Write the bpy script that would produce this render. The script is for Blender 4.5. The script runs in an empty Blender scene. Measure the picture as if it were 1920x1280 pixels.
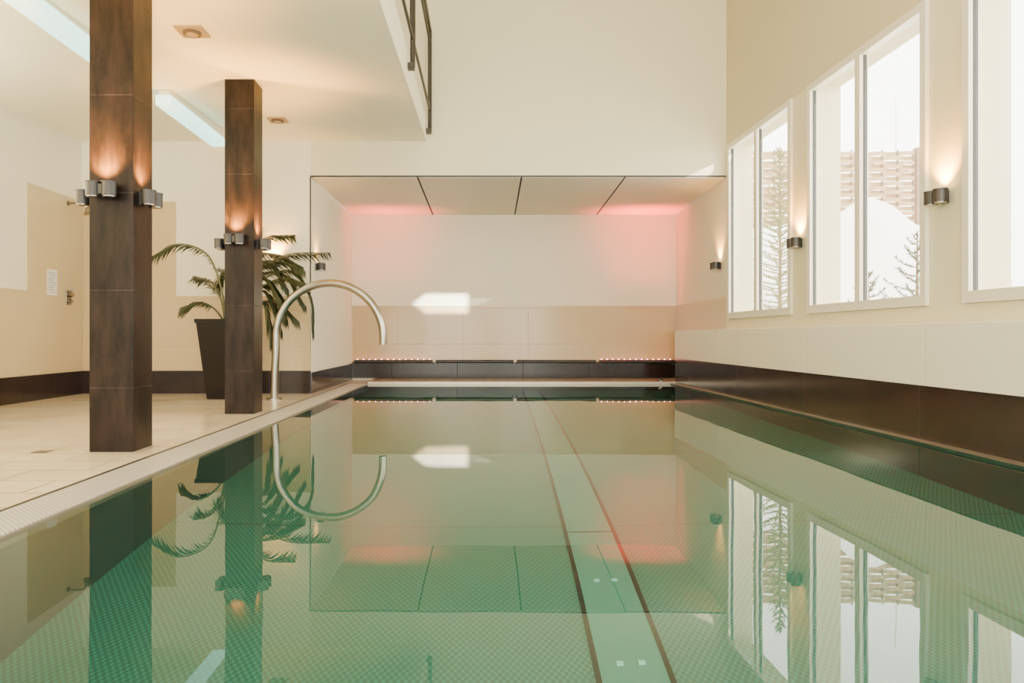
import bpy, math, random
from mathutils import Vector, Matrix
random.seed(7)
scene = bpy.context.scene

# ---------------------------------------------------------------- materials
def newmat(name):
    m = bpy.data.materials.new(name); m.use_nodes = True
    nt = m.node_tree
    return m, nt, nt.nodes['Principled BSDF']

def setp(b, **k):
    for key, v in k.items():
        b.inputs[key].default_value = v

def mat(name, col, rough=0.5, metal=0.0, var=0.06, scale=3.0, bump=0.0, bscale=40.0, spec=0.5, emis=None, estr=0.0, stretch=None):
    m, nt, b = newmat(name)
    N, L = nt.nodes, nt.links
    tc = N.new('ShaderNodeTexCoord')
    src = tc.outputs['Object']
    if stretch:
        mp = N.new('ShaderNodeMapping'); mp.inputs['Scale'].default_value = stretch
        L.new(src, mp.inputs['Vector']); src = mp.outputs['Vector']
    nz = N.new('ShaderNodeTexNoise'); nz.inputs['Scale'].default_value = scale; nz.inputs['Detail'].default_value = 5
    L.new(src, nz.inputs['Vector'])
    mx = N.new('ShaderNodeMix'); mx.data_type = 'RGBA'
    mx.inputs['A'].default_value = (*[c*(1-var) for c in col], 1)
    mx.inputs['B'].default_value = (*[min(1, c*(1+var)) for c in col], 1)
    L.new(nz.outputs['Fac'], mx.inputs['Factor'])
    L.new(mx.outputs['Result'], b.inputs['Base Color'])
    setp(b, Roughness=rough, Metallic=metal)
    b.inputs['Specular IOR Level'].default_value = spec
    if bump > 0:
        n2 = N.new('ShaderNodeTexNoise'); n2.inputs['Scale'].default_value = bscale
        L.new(src, n2.inputs['Vector'])
        bp = N.new('ShaderNodeBump'); bp.inputs['Strength'].default_value = bump; bp.inputs['Distance'].default_value = 0.01
        L.new(n2.outputs['Fac'], bp.inputs['Height']); L.new(bp.outputs['Normal'], b.inputs['Normal'])
    if emis:
        b.inputs['Emission Color'].default_value = (*emis, 1)
        b.inputs['Emission Strength'].default_value = estr
    return m

def tilemat(name, c1, c2, joint, w, h, axes, off=(0, 0), mortar=0.004, rough=0.3, brick=0.0, noise=0.0, nscale=6, metal=0.0, spec=0.5, nstretch=(1,1,1), jrough=0.7):
    m, nt, b = newmat(name)
    N, L = nt.nodes, nt.links
    tc = N.new('ShaderNodeTexCoord'); sp = N.new('ShaderNodeSeparateXYZ'); L.new(tc.outputs['Object'], sp.inputs[0])
    cb = N.new('ShaderNodeCombineXYZ')
    for i, a in enumerate(axes):
        ad = N.new('ShaderNodeMath'); ad.operation = 'ADD'; ad.inputs[1].default_value = off[i]
        if a == '0': ad.inputs[0].default_value = 0
        else: L.new(sp.outputs[a.upper()], ad.inputs[0])
        L.new(ad.outputs[0], cb.inputs[i])
    bt = N.new('ShaderNodeTexBrick'); bt.offset = brick; bt.squash = 1.0
    setp(bt, Scale=1.0)
    bt.inputs['Brick Width'].default_value = w; bt.inputs['Row Height'].default_value = h
    bt.inputs['Mortar Size'].default_value = mortar; bt.inputs['Mortar Smooth'].default_value = 0.1
    bt.inputs['Color1'].default_value = (*c1, 1); bt.inputs['Color2'].default_value = (*c2, 1); bt.inputs['Mortar'].default_value = (*joint, 1)
    L.new(cb.outputs[0], bt.inputs['Vector'])
    out = bt.outputs['Color']
    if noise > 0:
        mp = N.new('ShaderNodeMapping'); mp.inputs['Scale'].default_value = nstretch
        L.new(tc.outputs['Object'], mp.inputs[0])
        nz = N.new('ShaderNodeTexNoise'); nz.inputs['Scale'].default_value = nscale; nz.inputs['Detail'].default_value = 8; nz.inputs['Roughness'].default_value = 0.65
        L.new(mp.outputs[0], nz.inputs['Vector'])
        mr = N.new('ShaderNodeMapRange'); mr.inputs['From Min'].default_value = 0.3; mr.inputs['From Max'].default_value = 0.7
        mr.inputs['To Min'].default_value = 1-noise; mr.inputs['To Max'].default_value = 1+noise
        L.new(nz.outputs['Fac'], mr.inputs['Value'])
        vm = N.new('ShaderNodeVectorMath'); vm.operation = 'SCALE'
        L.new(out, vm.inputs[0]); L.new(mr.outputs[0], vm.inputs['Scale']); out = vm.outputs[0]
    L.new(out, b.inputs['Base Color'])
    r = N.new('ShaderNodeMapRange'); r.inputs['To Min'].default_value = rough; r.inputs['To Max'].default_value = jrough
    L.new(bt.outputs['Fac'], r.inputs['Value']); L.new(r.outputs[0], b.inputs['Roughness'])
    bp = N.new('ShaderNodeBump'); bp.inputs['Strength'].default_value = 0.4; bp.inputs['Distance'].default_value = 0.004; bp.invert = True
    L.new(bt.outputs['Fac'], bp.inputs['Height']); L.new(bp.outputs['Normal'], b.inputs['Normal'])
    b.inputs['Metallic'].default_value = metal
    b.inputs['Specular IOR Level'].default_value = spec
    return m

def dotmat(name, base, dot, k, thr, rough=0.4, metal=0.3, bump=0.3, soft=.15, ky=None):
    """pressed-dimple / perforated sheet"""
    m, nt, b = newmat(name)
    N, L = nt.nodes, nt.links
    tc = N.new('ShaderNodeTexCoord'); sp = N.new('ShaderNodeSeparateXYZ'); L.new(tc.outputs['Object'], sp.inputs[0])
    def sn(o, kk):
        a = N.new('ShaderNodeMath'); a.operation = 'MULTIPLY'; a.inputs[1].default_value = kk; L.new(o, a.inputs[0])
        s = N.new('ShaderNodeMath'); s.operation = 'SINE'; L.new(a.outputs[0], s.inputs[0]); return s.outputs[0]
    p = N.new('ShaderNodeMath'); p.operation = 'MULTIPLY'; L.new(sn(sp.outputs['X'], k), p.inputs[0]); L.new(sn(sp.outputs['Y'], ky or k), p.inputs[1])
    mr = N.new('ShaderNodeMapRange'); mr.inputs['From Min'].default_value = thr-soft; mr.inputs['From Max'].default_value = thr+soft
    L.new(p.outputs[0], mr.inputs['Value'])
    mx = N.new('ShaderNodeMix'); mx.data_type = 'RGBA'
    mx.inputs['A'].default_value = (*base, 1); mx.inputs['B'].default_value = (*dot, 1)
    L.new(mr.outputs[0], mx.inputs['Factor']); L.new(mx.outputs['Result'], b.inputs['Base Color'])
    bp = N.new('ShaderNodeBump'); bp.inputs['Strength'].default_value = bump; bp.inputs['Distance'].default_value = 0.003
    L.new(mr.outputs[0], bp.inputs['Height']); L.new(bp.outputs['Normal'], b.inputs['Normal'])
    setp(b, Roughness=rough, Metallic=metal)
    return m

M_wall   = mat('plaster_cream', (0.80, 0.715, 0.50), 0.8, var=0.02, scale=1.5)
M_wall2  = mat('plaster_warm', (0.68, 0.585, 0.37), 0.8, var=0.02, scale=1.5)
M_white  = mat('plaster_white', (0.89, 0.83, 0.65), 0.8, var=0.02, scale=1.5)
M_ceil   = mat('ceiling_paint', (0.92, 0.87, 0.68), 0.45, var=0.015, scale=1.2)
M_panel  = mat('soffit_panel', (0.80, 0.74, 0.60), 0.5, var=0.02)
M_dark   = mat('shadow_gap', (0.03, 0.027, 0.025), 0.8, var=0.0)
M_ledge  = tilemat('ledge_panel', (0.88, 0.84, 0.68), (0.875, 0.835, 0.675), (0.60, 0.55, 0.40), 1.9, 5.0, ('y', 'z'), (0.3, 2), 0.0025, 0.35)
M_frame  = mat('window_frame_paint', (0.84, 0.78, 0.63), 0.35, var=0.01)
M_seal   = mat('rubber_seal', (0.06, 0.06, 0.06), 0.6, var=0.0)
M_beigeX = tilemat('beige_tile_x', (0.58, 0.44, 0.24), (0.60, 0.455, 0.25), (0.48, 0.38, 0.22), 1.2, 0.66, ('x', 'z'), (0.1, 0.0), 0.003, 0.15)
M_beigeY = tilemat('beige_tile_y', (0.62, 0.49, 0.28), (0.64, 0.505, 0.29), (0.50, 0.40, 0.25), 1.2, 0.66, ('y', 'z'), (0.1, 0.0), 0.003, 0.15)
M_bandY  = tilemat('dark_band_y', (0.026, 0.016, 0.013), (0.030, 0.019, 0.015), (0.012, 0.009, 0.008), 1.9, 4.0, ('y', 'z'), (0.2, 2), 0.003, 0.15, noise=0.3, nscale=3, spec=.7)
M_bandX  = tilemat('dark_band_x', (0.020, 0.012, 0.010), (0.024, 0.015, 0.012), (0.01, 0.008, 0.007), 1.2, 4.0, ('x', 'z'), (0.2, 2), 0.004, 0.18, noise=0.3, nscale=3, spec=.3)
M_col    = tilemat('column_slate', (0.013, 0.0075, 0.0063), (0.016, 0.0095, 0.0078), (0.045, 0.034, 0.028), 10, 0.67, ('0', 'z'), (5, -0.45+6.7), 0.003, 0.36, noise=0.9, nscale=4, nstretch=(3, 3, 0.8), metal=0.0, spec=.18)
M_floor  = tilemat('deck_tile', (0.84, 0.73, 0.55), (0.76, 0.64, 0.465), (0.26, 0.19, 0.12), 0.62, 0.31, ('x', 'y'), (0.1, 0.07), 0.007, 0.13, brick=0.5, noise=0.10, nscale=2)
M_grate  = dotmat('overflow_grating', (0.56, 0.54, 0.50), (0.24, 0.23, 0.21), 2*math.pi/0.03, 0.35, 0.40, 0.2)
M_steel  = mat('brushed_steel', (0.42, 0.39, 0.34), 0.27, 1.0, var=0.08, scale=8)
M_steel2 = mat('pool_steel_edge', (0.40, 0.34, 0.26), 0.35, 0.7, var=0.08, scale=4)
M_rail   = mat('rail_steel', (0.05, 0.045, 0.038), 0.4, 0.6, var=0.05)
M_lampm  = mat('lamp_grey_metal', (0.05, 0.047, 0.047), 0.4, 0.5, var=0.05)
M_lampg  = mat('lamp_lens', (0.9, 0.7, 0.5), 0.3, emis=(1.0, 0.55, 0.22), estr=20)
M_fluo   = mat('diffuser_glow', (0.7, 0.85, 0.82), 0.4, emis=(0.45, 1.0, 0.90), estr=2.4)
M_vent   = mat('vent_beige', (0.36, 0.26, 0.14), 0.5)
M_vent2  = mat('vent_dark', (0.10, 0.07, 0.045), 0.6)
M_pot    = mat('planter_dark', (0.008, 0.006, 0.005), 0.4, var=0.1, spec=.2)
M_soil   = mat('soil', (0.05, 0.035, 0.02), 0.9, var=0.3, scale=30)
M_leaf   = mat('palm_leaf', (0.036, 0.044, 0.014), 0.45, var=0.35, scale=6)
M_stem   = mat('palm_stem', (0.10, 0.10, 0.04), 0.5, var=0.2)
M_poolf  = dotmat('pool_floor_dimpled', (0.018, 0.128, 0.090), (0.040, 0.235, 0.170), 2*math.pi/0.030, 0.2, 0.4, 0.0, 0.10, soft=.5, ky=2*math.pi/0.045)
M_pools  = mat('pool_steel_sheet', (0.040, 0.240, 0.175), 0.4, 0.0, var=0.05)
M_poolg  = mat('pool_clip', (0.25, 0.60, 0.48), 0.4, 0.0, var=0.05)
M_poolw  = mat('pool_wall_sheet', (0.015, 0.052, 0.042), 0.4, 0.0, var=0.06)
M_pooll  = mat('pool_seam', (0.004, 0.014, 0.011), 0.7, 0.0, var=0.0, spec=.1)
M_snow   = mat('snow', (0.93, 0.93, 0.92), 0.7, var=0.03, scale=2, bump=0.4, bscale=8)
M_fir    = mat('fir_needles', (0.30, 0.30, 0.13), 0.6, var=0.3, scale=9)
M_fir2   = mat('fir_needles_dark', (0.07, 0.08, 0.045), 0.6, var=0.3, scale=9)
M_bark   = mat('bark', (0.24, 0.17, 0.11), 0.8, var=0.3, scale=10)
M_wood   = mat('woven_slat', (0.43, 0.29, 0.16), 0.7, var=0.50, scale=5, stretch=(1, 1, 9))
M_led    = mat('led_pink', (1, 0.5, 0.45), 0.4, emis=(1.0, 0.30, 0.25), estr=22)
M_paper  = mat('paper', (0.86, 0.86, 0.84), 0.7, var=0.0)
M_ink    = mat('ink', (0.2, 0.2, 0.22), 0.7, var=0.0)
M_chrome = mat('chrome', (0.30, 0.27, 0.24), 0.25, 1.0, var=0.0)

# water
M_water, nt, b = newmat('pool_water')
N, L = nt.nodes, nt.links
N.remove(b)
gl = N.new('ShaderNodeBsdfGlass'); gl.inputs['IOR'].default_value = 1.333; gl.inputs['Roughness'].default_value = 0.0
gl.inputs['Color'].default_value = (0.95, 0.985, 0.97, 1)
tc = N.new('ShaderNodeTexCoord'); mp = N.new('ShaderNodeMapping'); mp.inputs['Scale'].default_value = (1.0, 0.5, 1)
nz = N.new('ShaderNodeTexNoise'); nz.inputs['Scale'].default_value = 2.2; nz.inputs['Detail'].default_value = 1.0
bp = N.new('ShaderNodeBump'); bp.inputs['Strength'].default_value = 0.06; bp.inputs['Distance'].default_value = 0.02
L.new(tc.outputs['Object'], mp.inputs[0]); L.new(mp.outputs[0], nz.inputs['Vector'])
L.new(nz.outputs['Fac'], bp.inputs['Height']); L.new(bp.outputs['Normal'], gl.inputs['Normal'])
L.new(gl.outputs[0], N['Material Output'].inputs['Surface'])

# window glass (thin): transparent + gloss
M_glass, nt, b = newmat('window_glass')
N, L = nt.nodes, nt.links
N.remove(b)
tr = N.new('ShaderNodeBsdfTransparent'); tr.inputs['Color'].default_value = (0.97, 0.98, 0.98, 1)
gs = N.new('ShaderNodeBsdfGlossy'); gs.inputs['Roughness'].default_value = 0.0
ms = N.new('ShaderNodeMixShader'); ms.inputs[0].default_value = 0.05
L.new(tr.outputs[0], ms.inputs[1]); L.new(gs.outputs[0], ms.inputs[2]); L.new(ms.outputs[0], N['Material Output'].inputs['Surface'])

# ---------------------------------------------------------------- mesh builder
class MB:
    def __init__(s): s.v = []; s.f = []; s.m = []; s.mats = []; s.sm = []
    def mi(s, m):
        if m not in s.mats: s.mats.append(m)
        return s.mats.index(m)
    def add(s, vs, fs, m, smooth=False):
        o = len(s.v); s.v += [tuple(v) for v in vs]
        for f in fs:
            s.f.append([o+i for i in f]); s.m.append(s.mi(m)); s.sm.append(smooth)
    def prism(s, poly, z0, z1, m):
        n = len(poly)
        z0 = z0 if isinstance(z0, (list, tuple)) else [z0]*n
        z1 = z1 if isinstance(z1, (list, tuple)) else [z1]*n
        vs = [(p[0], p[1], z0[i]) for i, p in enumerate(poly)] + [(p[0], p[1], z1[i]) for i, p in enumerate(poly)]
        fs = [list(range(n))[::-1], list(range(n, 2*n))] + [[i, (i+1) % n, n+(i+1) % n, n+i] for i in range(n)]
        s.add(vs, fs, m)
    def box(s, x0, x1, y0, y1, z0, z1, m):
        s.prism([(x0, y0), (x1, y0), (x1, y1), (x0, y1)], z0, z1, m)
    def tube(s, pts, r, m, n=12, caps=True):
        pts = [Vector(p) for p in pts]
        rs = r if isinstance(r, (list, tuple)) else [r]*len(pts)
        rings = []; prev = None
        for i, p in enumerate(pts):
            t = (pts[min(i+1, len(pts)-1)] - pts[max(i-1, 0)]).normalized()
            if prev is None:
                a = t.cross(Vector((0, 0, 1)))
                if a.length < 1e-3: a = t.cross(Vector((0, 1, 0)))
                a.normalize()
            else:
                a = (prev - t*prev.dot(t)).normalized()
            prev = a; bb = t.cross(a)
            rings.append([p + (a*math.cos(2*math.pi*k/n) + bb*math.sin(2*math.pi*k/n))*rs[i] for k in range(n)])
        vs = [v for rg in rings for v in rg]; fs = []
        for i in range(len(pts)-1):
            for k in range(n):
                fs.append([i*n+k, i*n+(k+1) % n, (i+1)*n+(k+1) % n, (i+1)*n+k])
        s.add(vs, fs, m, True)
        if caps:
            s.add(rings[0], [list(range(n))[::-1]], m); s.add(rings[-1], [list(range(n))], m)
    def build(s, name, bevel=0.0, loc=None, rot=None):
        me = bpy.data.meshes.new(name); me.from_pydata(s.v, [], s.f)
        for m in s.mats: me.materials.append(m)
        for i, p in enumerate(me.polygons): p.material_index = s.m[i]; p.use_smooth = s.sm[i]
        me.update()
        ob = bpy.data.objects.new(name, me); scene.collection.objects.link(ob)
        if loc: ob.location = loc
        if rot: ob.rotation_euler = rot
        if bevel:
            bv = ob.modifiers.new('bevel', 'BEVEL'); bv.width = bevel; bv.segments = 2; bv.limit_method = 'ANGLE'
        return ob

def inL(y): return -1.90+0.018*y
def outL(y): return -2.15+0.013*y
def inR(y): return 3.345+0.004*y
Y0 = -3.5; ZT = 6.6; YB = 13.2; XBL, XBR = -2.13, 3.81

# ---------------------------------------------------------------- room shell
m = MB(); m.prism([(-5.36, Y0), (outL(Y0), Y0), (outL(12.07), 12.07), (inL(12.07)-.01, 12.071), (inL(12.07)-.01, YB-.01), (XBL, YB-.01), (-2.185, 10.0), (-5.36, 10.0)], -0.13, 0.01, M_floor)
m.box(-4.9, -3.7, 8.9, 8.915, 0.0102, 0.0125, M_vent2)
m.box(-2.98, -2.88, 4.9, 5.0, 0.0102, 0.0125, M_vent2)
m.build('floor')

m = MB(); m.prism([(outL(Y0)+.001, Y0), (inL(Y0)-.007, Y0), (inL(12.07)-.007, 12.06), (outL(12.07)+.001, 12.06)], -0.12, 0.014, M_grate)
m.prism([(outL(Y0)-.02, Y0), (outL(Y0), Y0), (outL(12.07), 12.06), (outL(12.07)-.02, 12.06)], 0.0102, 0.016, M_rail)
m.build('overflow_grating')

m = MB(); m.box(-5.66, -5.36, Y0, 10.3, -0.15, ZT, M_white); m.build('wall_left')
m = MB()
m.box(-5.36, -2.185, 10.0, 10.3, -0.15, 3.8, M_white)
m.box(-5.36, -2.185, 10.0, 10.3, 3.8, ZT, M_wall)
m.prism([(-2.185, 10.0), (3.585, 10.0), (3.585, 10.3), (-2.185, 10.3)], 3.035, ZT, M_wall)
m.build('wall_back')
m = MB()
m.prism([(-2.5, 10.3), (-2.185, 10.301), (XBL, YB), (-2.5, YB)], -0.15, 3.035, M_white)
m.prism([(-2.20, 10.0), (-2.185, 10.0), (-2.18, 10.301), (-2.20, 10.301)], -0.15, 3.034, M_white)
m.box(-2.5, 4.1, YB, YB+.3, -0.15, 3.1, M_white)
m.prism([(3.585, 10.0), (3.915, 10.0), (4.1, YB), (XBR, YB)], -0.15, 3.035, M_white)
m.build('wall_niche')

# right wall with windows
WIN = [(7.95, 9.90), (5.60, 7.57), (3.24, 5.19), (0.88, 2.83), (-1.5, 0.47)]
ZB, ZH = 1.04, 3.43
m = MB()
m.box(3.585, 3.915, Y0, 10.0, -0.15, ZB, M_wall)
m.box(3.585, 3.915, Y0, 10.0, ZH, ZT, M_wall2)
ys = [10.0]
for a, c in WIN: ys += [c, a]
ys.append(Y0)
for i in range(0, len(ys), 2):
    m.box(3.585, 3.915, ys[i+1], ys[i], ZB, ZH, M_wall)
m.build('wall_right')

for i, (a, c) in enumerate(WIN):
    m = MB(); xf0, xf1 = 3.555, 3.635; fw = 0.070; mid = (a+c)/2 + 0.0
    a2, c2 = a+.002, c-.002
    zb, zt = ZB+.002, ZH-.002
    m.box(xf0, xf1, a2, a2+fw, zb, zt, M_frame); m.box(xf0, xf1, c2-fw, c2, zb, zt, M_frame)
    m.box(xf0, xf1, a2+fw, c2-fw, zt-fw, zt, M_frame); m.box(xf0, xf1, a2+fw, c2-fw, zb, zb+fw*1.2, M_frame)
    m.box(xf0, xf1, mid-0.042, mid+0.042, zb+fw*1.2, zt-fw, M_frame)
    for (p, q) in ((a2+fw, mid-.042), (mid+.042, c2-fw)):
        z0, z1 = zb+fw*1.2, zt-fw
        for (u, w) in ((p, p+.006), (q-.006, q)):
            m.box(3.59, 3.62, u, w, z0, z1, M_seal)
        m.box(3.603, 3.609, p+.008, q-.008, z0, z1-.001, M_glass)
    m.build('window_%d' % (i+1))

def strip(fa, fb, m_, z0, z1, y0, y1, mb):
    mb.prism([(fa(y0), y0), (fb(y0), y0), (fb(y1), y1), (fa(y1), y1)], z0, z1, m_)
m = MB(); strip(lambda y: 3.40+0.0055*y, lambda y: 3.584, M_ledge, 0.43, 0.90, Y0, 10.0, m)
m.prism([(3.455, 10.0), (3.584, 10.0), (3.72, 12.2), (3.50, 12.2)], 0.43, 0.90, M_ledge)
m.prism([(3.50, 12.2), (3.72, 12.2), (3.80, 13.19), (3.78, 13.19)], 0.43, 0.90, M_ledge)
m.build('window_ledge', bevel=0.004)
m = MB(); strip(lambda y: 3.425+0.0035*y, lambda y: 3.58, M_bandY, 0.022, 0.429, Y0, 10.0, m)
m.prism([(3.46, 10.0), (3.58, 10.0), (3.71, 12.08), (3.47, 12.08)], 0.022, 0.429, M_bandY)
m.prism([(3.47, 12.081), (3.71, 12.081), (3.80, 13.19), (3.77, 13.19)], 0.045, 0.429, M_bandY)
m.build('baseboard_right')
m = MB()
m.box(-5.359, -5.34, Y0, 9.999, 0.0105, 0.324, M_bandY); m.build('baseboard_left')
m = MB()
m.box(-5.34, -2.185, 9.98, 9.999, 0.0105, 0.324, M_bandX)
m.prism([(-2.184, 9.98), (-2.165, 9.98), (-2.112, 13.13), (-2.129, 13.13)], 0.0105, 0.30, M_bandY)
m.box(-2.11, 3.76, 13.14, 13.199, 0.045, 0.33, M_bandX)
m.build('baseboard_back')
m = MB()
m.box(-5.359, -5.348, Y0, 9.99, 0.325, 1.36, M_beigeY)
m.box(-5.359, -5.348, 8.74, 9.99, 1.36, 2.67, M_beigeY)
m.build('trim_1')
m = MB()
m.box(-5.346, -2.19, 9.988, 9.999, 0.325, 1.36, M_beigeX)
m.box(-5.346, -4.06, 9.988, 9.999, 1.36, 2.67, M_beigeX)
m.prism([(-2.184, 9.99), (-2.175, 9.99), (-2.12, 13.188), (-2.129, 13.188)], 0.305, 1.36, M_white)
m.build('trim_2')
m = MB()
m.box(-2.12, 3.79, 13.189, 13.199, 0.331, 1.362, M_beigeX)
m.prism([(3.574, 10.0), (3.584, 10.0), (3.808, 13.188), (3.798, 13.188)], 0.901, 1.355, M_beigeY)
m.build('trim_3')

def fx(y): return -0.803+0.0225*y
def cz(y): return 3.21+0.03*y
m = MB()
p = [(-5.36, Y0), (fx(Y0), Y0), (fx(10), 10.0), (-5.36, 10.0)]
m.prism(p, [cz(Y0), cz(Y0), cz(10), cz(10)], 3.80, M_ceil)
m.build('ceiling')
m = MB(); m.box(-5.66, 3.915, Y0, 10.3, ZT, ZT+.2, M_white); m.build('ceiling_high')
m = MB()
for (a, c) in ((-5.66, -5.0), (-2.6, -2.1), (0.6, 1.1), (3.3, 3.915)):
    m.box(a, c, Y0-.3, Y0, -0.15, ZT, M_wall)
m.box(-5.66, 3.915, Y0-.3, Y0, 5.9, ZT, M_wall)
m.build('wall_front')

# soffit panels
FX = [-2.185, -0.704, 0.740, 2.178, 3.585]; BX = [XBL, -0.645, 0.851, 2.347, XBR]
ZF, ZK = 3.01, 3.022
m = MB()
for i in range(4):
    g = 0.012
    m.prism([(FX[i]+g, 10.0), (FX[i+1]-g, 10.0), (BX[i+1]-g, YB-.015), (BX[i]+g, YB-.015)], [ZF, ZF, ZK, ZK], [ZF+.004, ZF+.004, ZK+.004, ZK+.004], M_panel)
m.prism([(FX[0]+.005, 10.0), (FX[4]-.005, 10.0), (BX[4]-.005, YB-.005), (BX[0]+.005, YB-.005)], [ZF+.005]*2+[ZK+.005]*2, [3.033]*4, M_dark)
m.build('soffit_panel')

# ---------------------------------------------------------------- pool
PB = -1.30
m = MB()
yb0, yb1 = Y0+.05, 12.07
def l1(y): return 0.52+0.043*(y-2.87)
def l2(y): return 0.81+0.041*(y-2.87)
m.prism([(inL(yb0), yb0), (inR(yb0), yb0), (inR(yb1), yb1), (inL(yb1), yb1)], PB-.1, PB, M_poolf)
m.prism([(l1(yb0), yb0), (l2(yb0), yb0), (l2(yb1), yb1), (l1(yb1), yb1)], PB+.001, PB+.006, M_pools)
for f in (l1, l2):
    m.prism([(f(yb0)-.011, yb0), (f(yb0)+.011, yb0), (f(yb1)+.011, yb1), (f(yb1)-.011, yb1)], PB+.002, PB+.012, M_pooll)
for y in (1.0, 4.3, 7.4, 9.4, 11.0):
    m.box(l1(y)+.01, l2(y)-.01, y, y+.012, PB+.005, PB+.008, M_pooll)
for y in (2.95, 3.65):
    for k in (0.10, 0.19):
        m.box(l1(y)+k-.014, l1(y)+k+.014, y, y+.02, PB+.005, PB+.02, M_poolg)
for y in (2.4, 4.4, 6.4, 8.4, 10.4):
    m.box(inL(y), inR(y), y, y+.008, PB+.0005, PB+.0009, M_poolw)
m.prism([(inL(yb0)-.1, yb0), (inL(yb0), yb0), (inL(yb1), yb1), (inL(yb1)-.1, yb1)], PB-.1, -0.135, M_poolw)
m.prism([(inL(yb0)-.006, yb0), (inL(yb0)+.001, yb0), (inL(yb1)+.001, yb1), (inL(yb1)-.006, yb1)], -0.135, 0.010, M_steel2)
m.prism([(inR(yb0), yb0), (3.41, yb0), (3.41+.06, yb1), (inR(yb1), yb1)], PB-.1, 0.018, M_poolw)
m.prism([(inR(yb0)-.012, yb0), (3.42, yb0), (3.46, yb1), (inR(yb1)-.012, yb1)], 0.0185, 0.0215, M_steel2)
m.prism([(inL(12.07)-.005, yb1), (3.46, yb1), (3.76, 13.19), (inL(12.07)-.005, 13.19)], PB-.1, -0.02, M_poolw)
m.prism([(inL(12.07)-.005, yb1), (3.46, yb1), (3.76, 13.135), (inL(12.07)-.005, 13.135)], -0.0199, 0.042, M_steel2)
m.box(-1.95, 3.46, yb0-.05, yb0, PB-.1, -0.01, M_poolw)
m.build('swimming_pool')
m = MB()
m.add([(inL(yb0), yb0, 0), (inR(yb0), yb0, 0), (inR(yb1), yb1, 0), (inL(yb1), yb1, 0)], [[0, 1, 2, 3]], M_water)
m.build('pool_water')

# cove rail + led strip at the end
m = MB()
xs = [-2.10, -0.62, 0.851, 2.347, 3.76]
for i in range(4):
    m.tube([(xs[i]+.03, 13.07, 0.345), (xs[i+1]-.03, 13.07, 0.345)], 0.028, M_lampm, 16)
    for x in (xs[i]+.03, xs[i+1]-.05):
        m.box(x, x+.02, 13.06, 13.139, 0.28, 0.34, M_lampm)
m.build('cove_rail')
m = MB()
for (a, c) in ((xs[0], xs[1]), (xs[3], xs[4])):
    for k in range(13):
        x = a+.08+(c-a-.16)*k/12
        m.box(x-.009, x+.009, 13.11, 13.126, 0.375, 0.392, M_led)
    m.box(a+.05, c-.05, 13.105, 13.13, 0.36, 0.375, M_lampm)
m.build('led_strip')
m = MB(); m.tube([(3.25, 12.12, 0.043), (3.25, 12.12, 0.06), (3.2, 12.12, .075)], 0.022, M_chrome, 14); m.build('pool_jet')

# ---------------------------------------------------------------- columns
def column(x0, y0):
    m = MB(); m.box(x0, x0+.3, y0, y0+.3, 0.0102, cz(y0)-.001, M_col); m.build('column', bevel=0.003)
column(-2.60, 4.94); column(-2.49, 7.36)

# ---------------------------------------------------------------- sconces
def aim(ob, d): ob.rotation_euler = Vector(d).to_track_quat('-Z', 'Y').to_euler()
def sconce(x, y, z, rz, e=6.0):
    m = MB()
    m.box(-.035, .035, -.018, -.001, -.05, .045, M_lampm)
    m.box(-.02, .02, -.05, -.018, -.02, .02, M_lampm)
    for sx in (-.054, .054):
        m.tube([(sx, -.078, -.048), (sx, -.078, .042)], 0.048, M_lampm, 28)
        m.tube([(sx, -.078, -.056), (sx, -.078, -.048)], 0.042, M_chrome, 28)
        m.tube([(sx, -.078, .0422), (sx, -.078, .048)], 0.051, M_lampm, 28)
        m.tube([(sx, -.078, .0482), (sx, -.078, .0492)], 0.040, M_lampg, 20)
    m.box(-.014, .014, -.10, -.05, -.035, .03, M_lampm)
    ob = m.build('wall_sconce', loc=(x, y, z), rot=(0, 0, rz))
    ld = bpy.data.lights.new('sconce_bulb', 'SPOT'); ld.energy = e; ld.color = (1, 0.45, 0.07); ld.spot_size = math.radians(110); ld.spot_blend = 0.8; ld.shadow_soft_size = 0.03
    lo = bpy.data.objects.new('sconce_bulb', ld); scene.collection.objects.link(lo); lo.parent = ob
    lo.location = (0, -.078, .075); aim(lo, (0, 0.3, 1))
H = math.pi/2
for (cx, cy, cz_) in ((-2.60, 4.94, 1.80), (-2.49, 7.36, 1.79)):
    sconce(cx+.12, cy, cz_, 0, 320); sconce(cx+.3, cy+.12, cz_-.03, H, 270); sconce(cx, cy+.12, cz_-.03, -H, 50); sconce(cx+.15, cy+.3, cz_, math.pi, 50)
sconce(3.584, 5.40, 1.85, -H, 90); sconce(3.584, 7.76, 1.81, -H, 85); sconce(3.603, 10.30, 1.81, -H, 50)
sconce(3.584, 3.03, 1.85, -H, 40)
sconce(-2.182, 10.32, 1.80, H, 26); sconce(-2.69, 9.999, 1.80, 0, 90)

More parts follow.
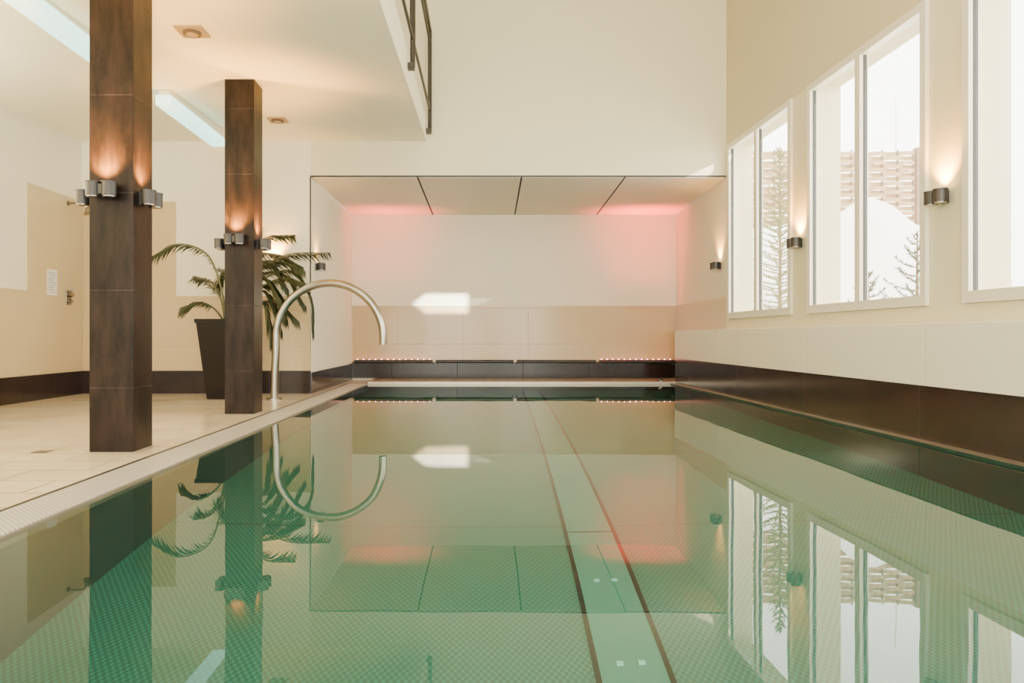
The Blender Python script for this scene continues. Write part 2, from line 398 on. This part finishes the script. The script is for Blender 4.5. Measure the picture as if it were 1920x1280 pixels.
# ---------------------------------------------------------------- ceiling fixtures
def fluo(y0, y1, x0, zb):
    m = MB()
    m.prism([(x0, y0), (x0+.17, y0), (x0+.17, y1), (x0, y1)], zb, zb+.11, M_fluo)
    m.prism([(x0+.02, y0+.02), (x0+.15, y0+.02), (x0+.15, y1-.02), (x0+.02, y1-.02)], zb+.1102, [max(cz(y0+.02)-.001, zb+.112)]*2+[cz(y1-.02)-.001]*2, M_frame)
    m.build('fluorescent_light', bevel=0.008)
fluo(7.68, 9.38, -3.34, 3.27)
fluo(4.75, 6.45, -3.36, 3.225)
def vent(x, y, s=.23):
    m = MB(); z = cz(y-.12)-.001; h = s/2
    m.box(x-h, x+h, y-h, y+h, z-.012, z, M_vent)
    m.tube([(x, y, z-.03), (x, y, z-.012)], .075, M_vent2, 24)
    m.tube([(x, y, z-.034), (x, y, z-.030)], .05, M_vent, 24)
    m.build('ceiling_vent')
vent(-2.34, 6.1); vent(-2.35, 8.87, .22)

# ---------------------------------------------------------------- railing
m = MB()
def rx(y): return fx(y)+.05
for y in (9.93, 7.55, 5.2, 2.85, .5, -1.9):
    m.tube([(rx(y), y, 3.62), (rx(y), y, 5.03)], .026, M_rail, 10)
    m.box(fx(y)+.001, rx(y)+.02, y-.04, y+.04, 3.60, 3.66, M_rail)
for z in (5.03, 3.92, 4.85):
    m.tube([(rx(-2.5), -2.5, z), (rx(9.95), 9.95, z)], .024 if z > 5 else .016, M_rail, 8)
for y in (9.75, 7.72, 7.38, 5.38, 5.02, 3.02, 2.68):
    m.tube([(rx(y), y, 3.92), (rx(y), y, 4.85)], .013, M_rail, 8)
m.build('balcony_railing')

# ---------------------------------------------------------------- swan-neck spout
m = MB(); pts = []
xl, xr = -2.41, -1.07; R = (xr-xl)/2; cx = (xl+xr)/2; zc = .80; yy = 9.02
pts += [(xl-.02, yy, .02), (xl-.015, yy, .3), (xl, yy, .6)]
for k in range(0, 37):
    a = math.pi - math.pi*k/36
    pts.append((cx+R*math.cos(a), yy, zc+R*math.sin(a)))
pts.append((xr, yy, .70))
m.tube(pts, .048, M_steel, 24, caps=False)
m.tube([(xl-.02, yy, .0102), (xl-.02, yy, .03)], .10, M_steel, 28)
m.tube([(xr, yy, .715), (xr, yy, .72)], .040, M_dark, 20)
m.build('water_spout')

# ---------------------------------------------------------------- planter + palm
PY = 9.2; S = PY/1350; PX = (416-878)*S
m = MB()
hb, ht, Hh = .14, .25, 1.02
def ring(h, z): return [(PX-h, PY-h, z), (PX+h, PY-h, z), (PX+h, PY+h, z), (PX-h, PY+h, z)]
vs = ring(hb, .0105)+ring(ht-.01, Hh-.05)+ring(ht+.005, Hh-.05)+ring(ht+.008, Hh)+ring(ht-.03, Hh)+ring(ht-.04, Hh-.07)
fs = [[3, 2, 1, 0]]
for r in range(5):
    for k in range(4): fs.append([r*4+k, r*4+(k+1) % 4, (r+1)*4+(k+1) % 4, (r+1)*4+k])
m.add(vs, fs, M_pot); m.add(ring(ht-.04, Hh-.07), [[0, 1, 2, 3]], M_soil)
def P(u, v, dy=0): return Vector(((u-878)*S, PY+dy, .805+(630-v)*S))
def catm(p, n=10):
    out = []
    q = [p[0]*2-p[1]]+p+[p[-1]*2-p[-2]]
    for i in range(1, len(q)-2):
        for k in range(n):
            t = k/n
            out.append(0.5*((2*q[i])+(q[i+1]-q[i-1])*t+(2*q[i-1]-5*q[i]+4*q[i+1]-q[i+2])*t*t+(-q[i-1]+3*q[i]-3*q[i+1]+q[i+2])*t**3))
    out.append(q[-2]); return out
fr = [
 [(424, 605, 0), (418, 545, -.05), (395, 480, -.1), (345, 460, -.15), (297, 484, -.2)],
 [(422, 605, 0), (412, 562, .05), (390, 528, .1), (358, 516, .15)],
 [(422, 605, 0), (408, 580, -.1), (388, 568, -.2), (360, 577, -.3)],
 [(428, 605, 0), (455, 500, .0), (492, 447, .05), (545, 438, .1)],
 [(428, 605, 0), (470, 520, .1), (530, 476, .15), (608, 470, .2)],
 [(430, 605, 0), (480, 530, .1), (540, 505, .15), (575, 550, .2), (581, 622, .2)],
 [(430, 605, 0), (475, 545, .1), (530, 520, .05), (572, 532, .05)],
 [(430, 605, 0), (470, 570, .1), (510, 565, .25), (548, 600, .3)],
 [(428, 605, 0), (450, 490, .15), (500, 470, .35), (548, 492, .5)],
 [(430, 605, 0), (470, 540, .15), (510, 540, .1), (535, 600, .05)],
 [(426, 605, 0), (435, 500, .3), (445, 430, .5), (455, 420, .6)],
 [(426, 605, 0), (425, 540, .2), (400, 500, .4), (380, 530, .5)],
 [(430, 605, 0), (465, 515, .05), (515, 488, .1), (565, 505, .1)],
 [(430, 605, 0), (480, 560, .1), (500, 600, .1), (505, 640, .1)],
 [(430, 605, 0), (470, 520, .2), (520, 510, .3), (560, 570, .35)],
 [(430, 605, 0), (460, 530, .0), (495, 520, .0), (525, 560, .0)],
 [(430, 605, 0), (465, 500, .1), (505, 495, .1), (535, 540, .1)],
 [(430, 605, 0), (470, 545, .2), (500, 560, .2), (520, 620, .2)],
]
for F in fr:
    pts = catm([P(*a) for a in F], 10)
    pts[0].x = PX + random.uniform(-.05, .05); pts[0].z = .955
    n = len(pts)
    m.tube(pts, [.012*(1-i/n)+.003 for i in range(n)], M_stem, 6)
    st = int(n*.38)
    cnt = 40
    for j in range(cnt):
        t = st+(n-1-st)*j/(cnt-1)
        i = min(int(t), n-2); f = t-i
        p = pts[i].lerp(pts[i+1], f); T = (pts[i+1]-pts[i]).normalized()
        frac = j/(cnt-1)
        ln = .27*math.sin(math.pi*(0.18+0.78*frac))**.7*random.uniform(.85, 1.1)
        side = T.cross(Vector((0, 0, 1)))
        if side.length < .05: side = Vector((0, 1, 0))
        side.normalize()
        for sg in (-1, 1):
            d = (T*.85+side*sg*.5+Vector((0, 0, -.28+random.uniform(-.15, .15)))).normalized()
            mid = p+d*ln*.5
            tip = p+d*ln+Vector((0, 0, -.05-.05*random.random()))
            wv = d.cross(Vector((0, 0, 1))+side*sg*.6); wv.normalize(); wv *= .010
            m.add([p, mid+wv, tip, mid-wv], [[0, 1, 2, 3]], M_leaf)
m.build('potted_palm')

# ---------------------------------------------------------------- shower, valve, notice
m = MB()
m.tube([(-5.347, 9.62, 2.58), (-5.34, 9.62, 2.58)], .035, M_chrome, 16)
m.tube([(-5.34, 9.62, 2.58), (-5.2, 9.62, 2.585), (-5.12, 9.6, 2.56), (-5.08, 9.6, 2.50)], .012, M_chrome, 10)
m.tube([(-5.08, 9.6, 2.51), (-5.05, 9.6, 2.45)], [.025, .075], M_chrome, 20)
m.build('shower_head')
m = MB()
m.box(-5.347, -5.335, 9.56, 9.68, 1.22, 1.42, M_chrome)
m.tube([(-5.335, 9.62, 1.36), (-5.28, 9.62, 1.36)], .035, M_chrome, 16)
m.tube([(-5.335, 9.62, 1.27), (-5.29, 9.62, 1.27)], .025, M_chrome, 16)
m.box(-5.30, -5.285, 9.61, 9.63, 1.36, 1.44, M_chrome)
m.build('shower_valve', bevel=.003)
m = MB()
m.box(-5.347, -5.343, 9.14, 9.36, 1.33, 1.66, M_paper)
for k in range(9):
    z = 1.62-k*.031
    m.box(-5.3428, -5.3422, 9.16+(k % 3)*.01, 9.34-(k % 4)*.018, z-.006, z, M_ink)
m.build('wall_notice')

# ---------------------------------------------------------------- exterior
def ss(t): t = max(0, min(1, t)); return t*t*(3-2*t)
def snowz(x, y):
    z = .72+2.15*ss((y-10)/3.8)+.03*(x-4)
    z += .95*math.exp(-(((x-7.0)/.75)**2+((y-12.2)/.9)**2))
    z += .35*math.exp(-(((x-8.4)/.8)**2+((y-11.2)/.8)**2))
    z += .07*math.sin(x*2.1+y*1.3)+.05*math.sin(x*3.7-y*2.9)
    return z
m = MB(); nx, ny = 60, 90; vs = []; fs = []
for j in range(ny+1):
    for i in range(nx+1):
        y = -6+j/ny*30
        xb = 3.93 + (0.2*ss((y-9.8)/3.0))
        x = xb+(i/nx)**1.4*22
        vs.append((x, y, snowz(x, y)))
for j in range(ny):
    for i in range(nx):
        a = j*(nx+1)+i; fs.append([a, a+1, a+nx+2, a+nx+1])
m.add(vs, fs, M_snow, True); m.build('snow_ground')

m = MB(); fy = 14.0
for k in range(20):
    z0 = 2.75+k*.082; ph = math.pi*(k % 2); vs = []; fs = []
    n = 120; zj = random.uniform(-.008, .008)
    for i in range(n+1):
        x = 4.9+3.8*i/n; y = fy+.035*math.sin(x*math.pi/.30+ph)
        zz = z0+zj+.01*math.sin(x*2.3+k)
        vs += [(x, y-.006, zz), (x, y-.006, zz+.076), (x, y+.006, zz+.076), (x, y+.006, zz)]
    for i in range(n):
        o = i*4
        for q in range(4): fs.append([o+q, o+(q+1) % 4, o+4+(q+1) % 4, o+4+q])
    m.add(vs, fs, M_wood)
for i in range(13):
    x = 4.9+.15+.30*i
    if x < 8.7: m.tube([(x, fy, 2.6), (x, fy, 4.42)], .016, M_bark, 8)
for x in (4.88, 8.73): m.box(x-.04, x+.04, fy-.05, fy+.05, 2.5, 4.46, M_bark)
m.build('woven_fence')
m = MB(); m.tube([(9.5, 16, 2.9), (9.5, 16, 6.1)], [.03, .012], M_frame, 8); m.build('flag_pole')

def fir(name, x, y, z, h, r, cnt, mn=M_fir, lean=(0, 0)):
    m = MB(); m.tube([(x, y, z-.1), (x+lean[0], y+lean[1], z+h)], [.03, .006], M_bark, 8)
    for i in range(cnt):
        t = (i+.5)/cnt; zz = z+h*(.06+.92*t); L_ = r*(1-t)**.8*random.uniform(.75, 1.1)+.05
        a = i*2.4+random.random()*.5; bx, by = x+lean[0]*t, y+lean[1]*t
        d = Vector((math.cos(a), math.sin(a), .25+.5*t)).normalized()
        p0 = Vector((bx, by, zz)); p1 = p0+d*L_
        if p1.x < 4.05: continue
        m.tube([p0, p0.lerp(p1, .6)+Vector((0, 0, -.03)), p1], [.006, .004, .002], M_bark, 5)
        nn = max(6, int(L_/.020))
        for k in range(nn):
            q = p0.lerp(p1, (k+.6)/nn)+Vector((0, 0, -.03*math.sin(math.pi*(k+.6)/nn)))
            for s_ in range(4):
                dd = (d*.8+Vector((random.uniform(-1, 1), random.uniform(-1, 1), random.uniform(-.7, .9)))).normalized()*.06
                w = dd.cross(Vector((random.random(), random.random(), 1))).normalized()*.005
                m.add([q-w, q+w, q+dd], [[0, 1, 2]], mn)
    m.build(name)
fir('fir_tree', 4.72, 10.9, snowz(4.72, 10.9), 2.75, .55, 120)
fir('fir_sapling', 5.55, 8.9, snowz(5.55, 8.9), 1.35, .55, 34, M_fir2)
fir('fir_sapling', 4.72, 8.5, snowz(4.72, 8.5), .8, .34, 22, M_fir2)
fir('fir_sapling', 5.9, 6.5, snowz(5.9, 6.5), .9, .4, 20, M_fir2)

# ---------------------------------------------------------------- lights
def area(name, loc, d, sx, sy, e, col=(1, 1, 1), spread=180):
    ld = bpy.data.lights.new(name, 'AREA'); ld.shape = 'RECTANGLE'; ld.size = sx; ld.size_y = sy; ld.energy = e; ld.color = col; ld.spread = math.radians(spread)
    lo = bpy.data.objects.new(name, ld); scene.collection.objects.link(lo); lo.location = loc
    aim(lo, d)
    return lo
area('room_fill_light', (0.9, 3.5, 6.5), (0, 0, -1), 2.5, 6, 120, (1, .84, .58))  # added fill above the pool, out of view, no fixture modelled
area('pool_fill_light', (0.8, -3.0, -0.7), (0, 1, -.12), 3.5, .5, 300, (.68, 1.0, .86))  # added underwater fill behind the camera, brightens the pool floor
area('led_wash', (3.16, 12.80, .40), (0, 0.0, 1), 1.2, .03, 38, (1, .07, .045), 36)
area('led_wash', (-1.40, 12.80, .40), (0, 0.0, 1), 1.2, .03, 17, (1, .09, .06), 36)
# added out-of-view trough on the left wall, fill light for the low ceiling
m = MB()
m.box(-5.346, -5.12, 0.5, 6.3, 1.98, 2.0, M_frame); m.box(-5.14, -5.12, 0.5, 6.3, 2.001, 2.08, M_frame); m.box(-5.346, -5.33, 0.5, 6.3, 2.001, 2.08, M_frame)
tr_ = m.build('ceiling_fill_trough')
lo = area('ceiling_fill_light', (-5.23, 3.4, 2.03), (0.25, 0, 1), .12, 5.6, 430, (1, .86, .62)); lo.parent = tr_
lo.rotation_euler = (0, math.radians(180-14), 0)

# added spot rig outside, shuttered, standing in for sunlight through window_1
SRC = Vector((5.416, 7.638, 3.875))
m = MB()
patch = [(-.98, 1.41), (-.76, 1.577), (0.0, 1.577), (0.0, 1.235), (-.76, 1.235)]
cen = Vector((-.48, 13.18, 1.41)); f = .02
inner = [SRC+(Vector((x, 13.18, z))-SRC)*f for x, z in patch]; c0 = SRC+(cen-SRC)*f
outer = [c0+(q-c0)*9 for q in inner]
n = len(inner)
m.add(inner+outer, [[i, (i+1) % n, n+(i+1) % n, n+i] for i in range(n)], M_lampm)
px, py = 5.50, 7.66
m.tube([(px, py, snowz(px, py)-.1), (px, py, 3.75)], .03, M_lampm, 10)
m.box(5.43, 5.53, 7.57, 7.63, 3.76, 4.18, M_lampm)
m.box(5.40, 5.53, 7.58, 7.68, 3.74, 3.78, M_lampm)
rig = m.build('sun_patch_rig')
def spot(name, src, tgt, e, ang, r, blend):
    ld = bpy.data.lights.new(name, 'SPOT'); ld.energy = e; ld.color = (1, .95, .84); ld.spot_size = math.radians(ang); ld.spot_blend = blend; ld.shadow_soft_size = r
    lo = bpy.data.objects.new(name, ld); scene.collection.objects.link(lo); lo.parent = rig; lo.location = src; aim(lo, Vector(tgt)-Vector(src))
spot('sun_patch_spot_a', SRC, cen, 36000, 8.4, .001, .05)  # stands in for the sun patch on the niche end wall
SB = SRC+Vector((0, 0, .25))
spot('sun_patch_spot_b', SB, (3.17, 9.99, 3.20), 2600, 8, .004, .1)  # stands in for the sun patch above the soffit

w = bpy.data.worlds.new('sky'); scene.world = w; w.use_nodes = True
bg = w.node_tree.nodes['Background']; bg.inputs['Color'].default_value = (1.0, 0.955, 0.84, 1); bg.inputs['Strength'].default_value = 11.0

# ---------------------------------------------------------------- camera
cd = bpy.data.cameras.new('camera'); cam = bpy.data.objects.new('camera', cd); scene.collection.objects.link(cam)
cam.location = (0, 0, .805); cam.rotation_euler = (math.pi/2, 0, 0)
cd.sensor_width = 36; cd.lens = 1350/1920*36; cd.shift_x = (960-878)/1920; cd.shift_y = -10/1920; cd.clip_start = .02
scene.camera = cam
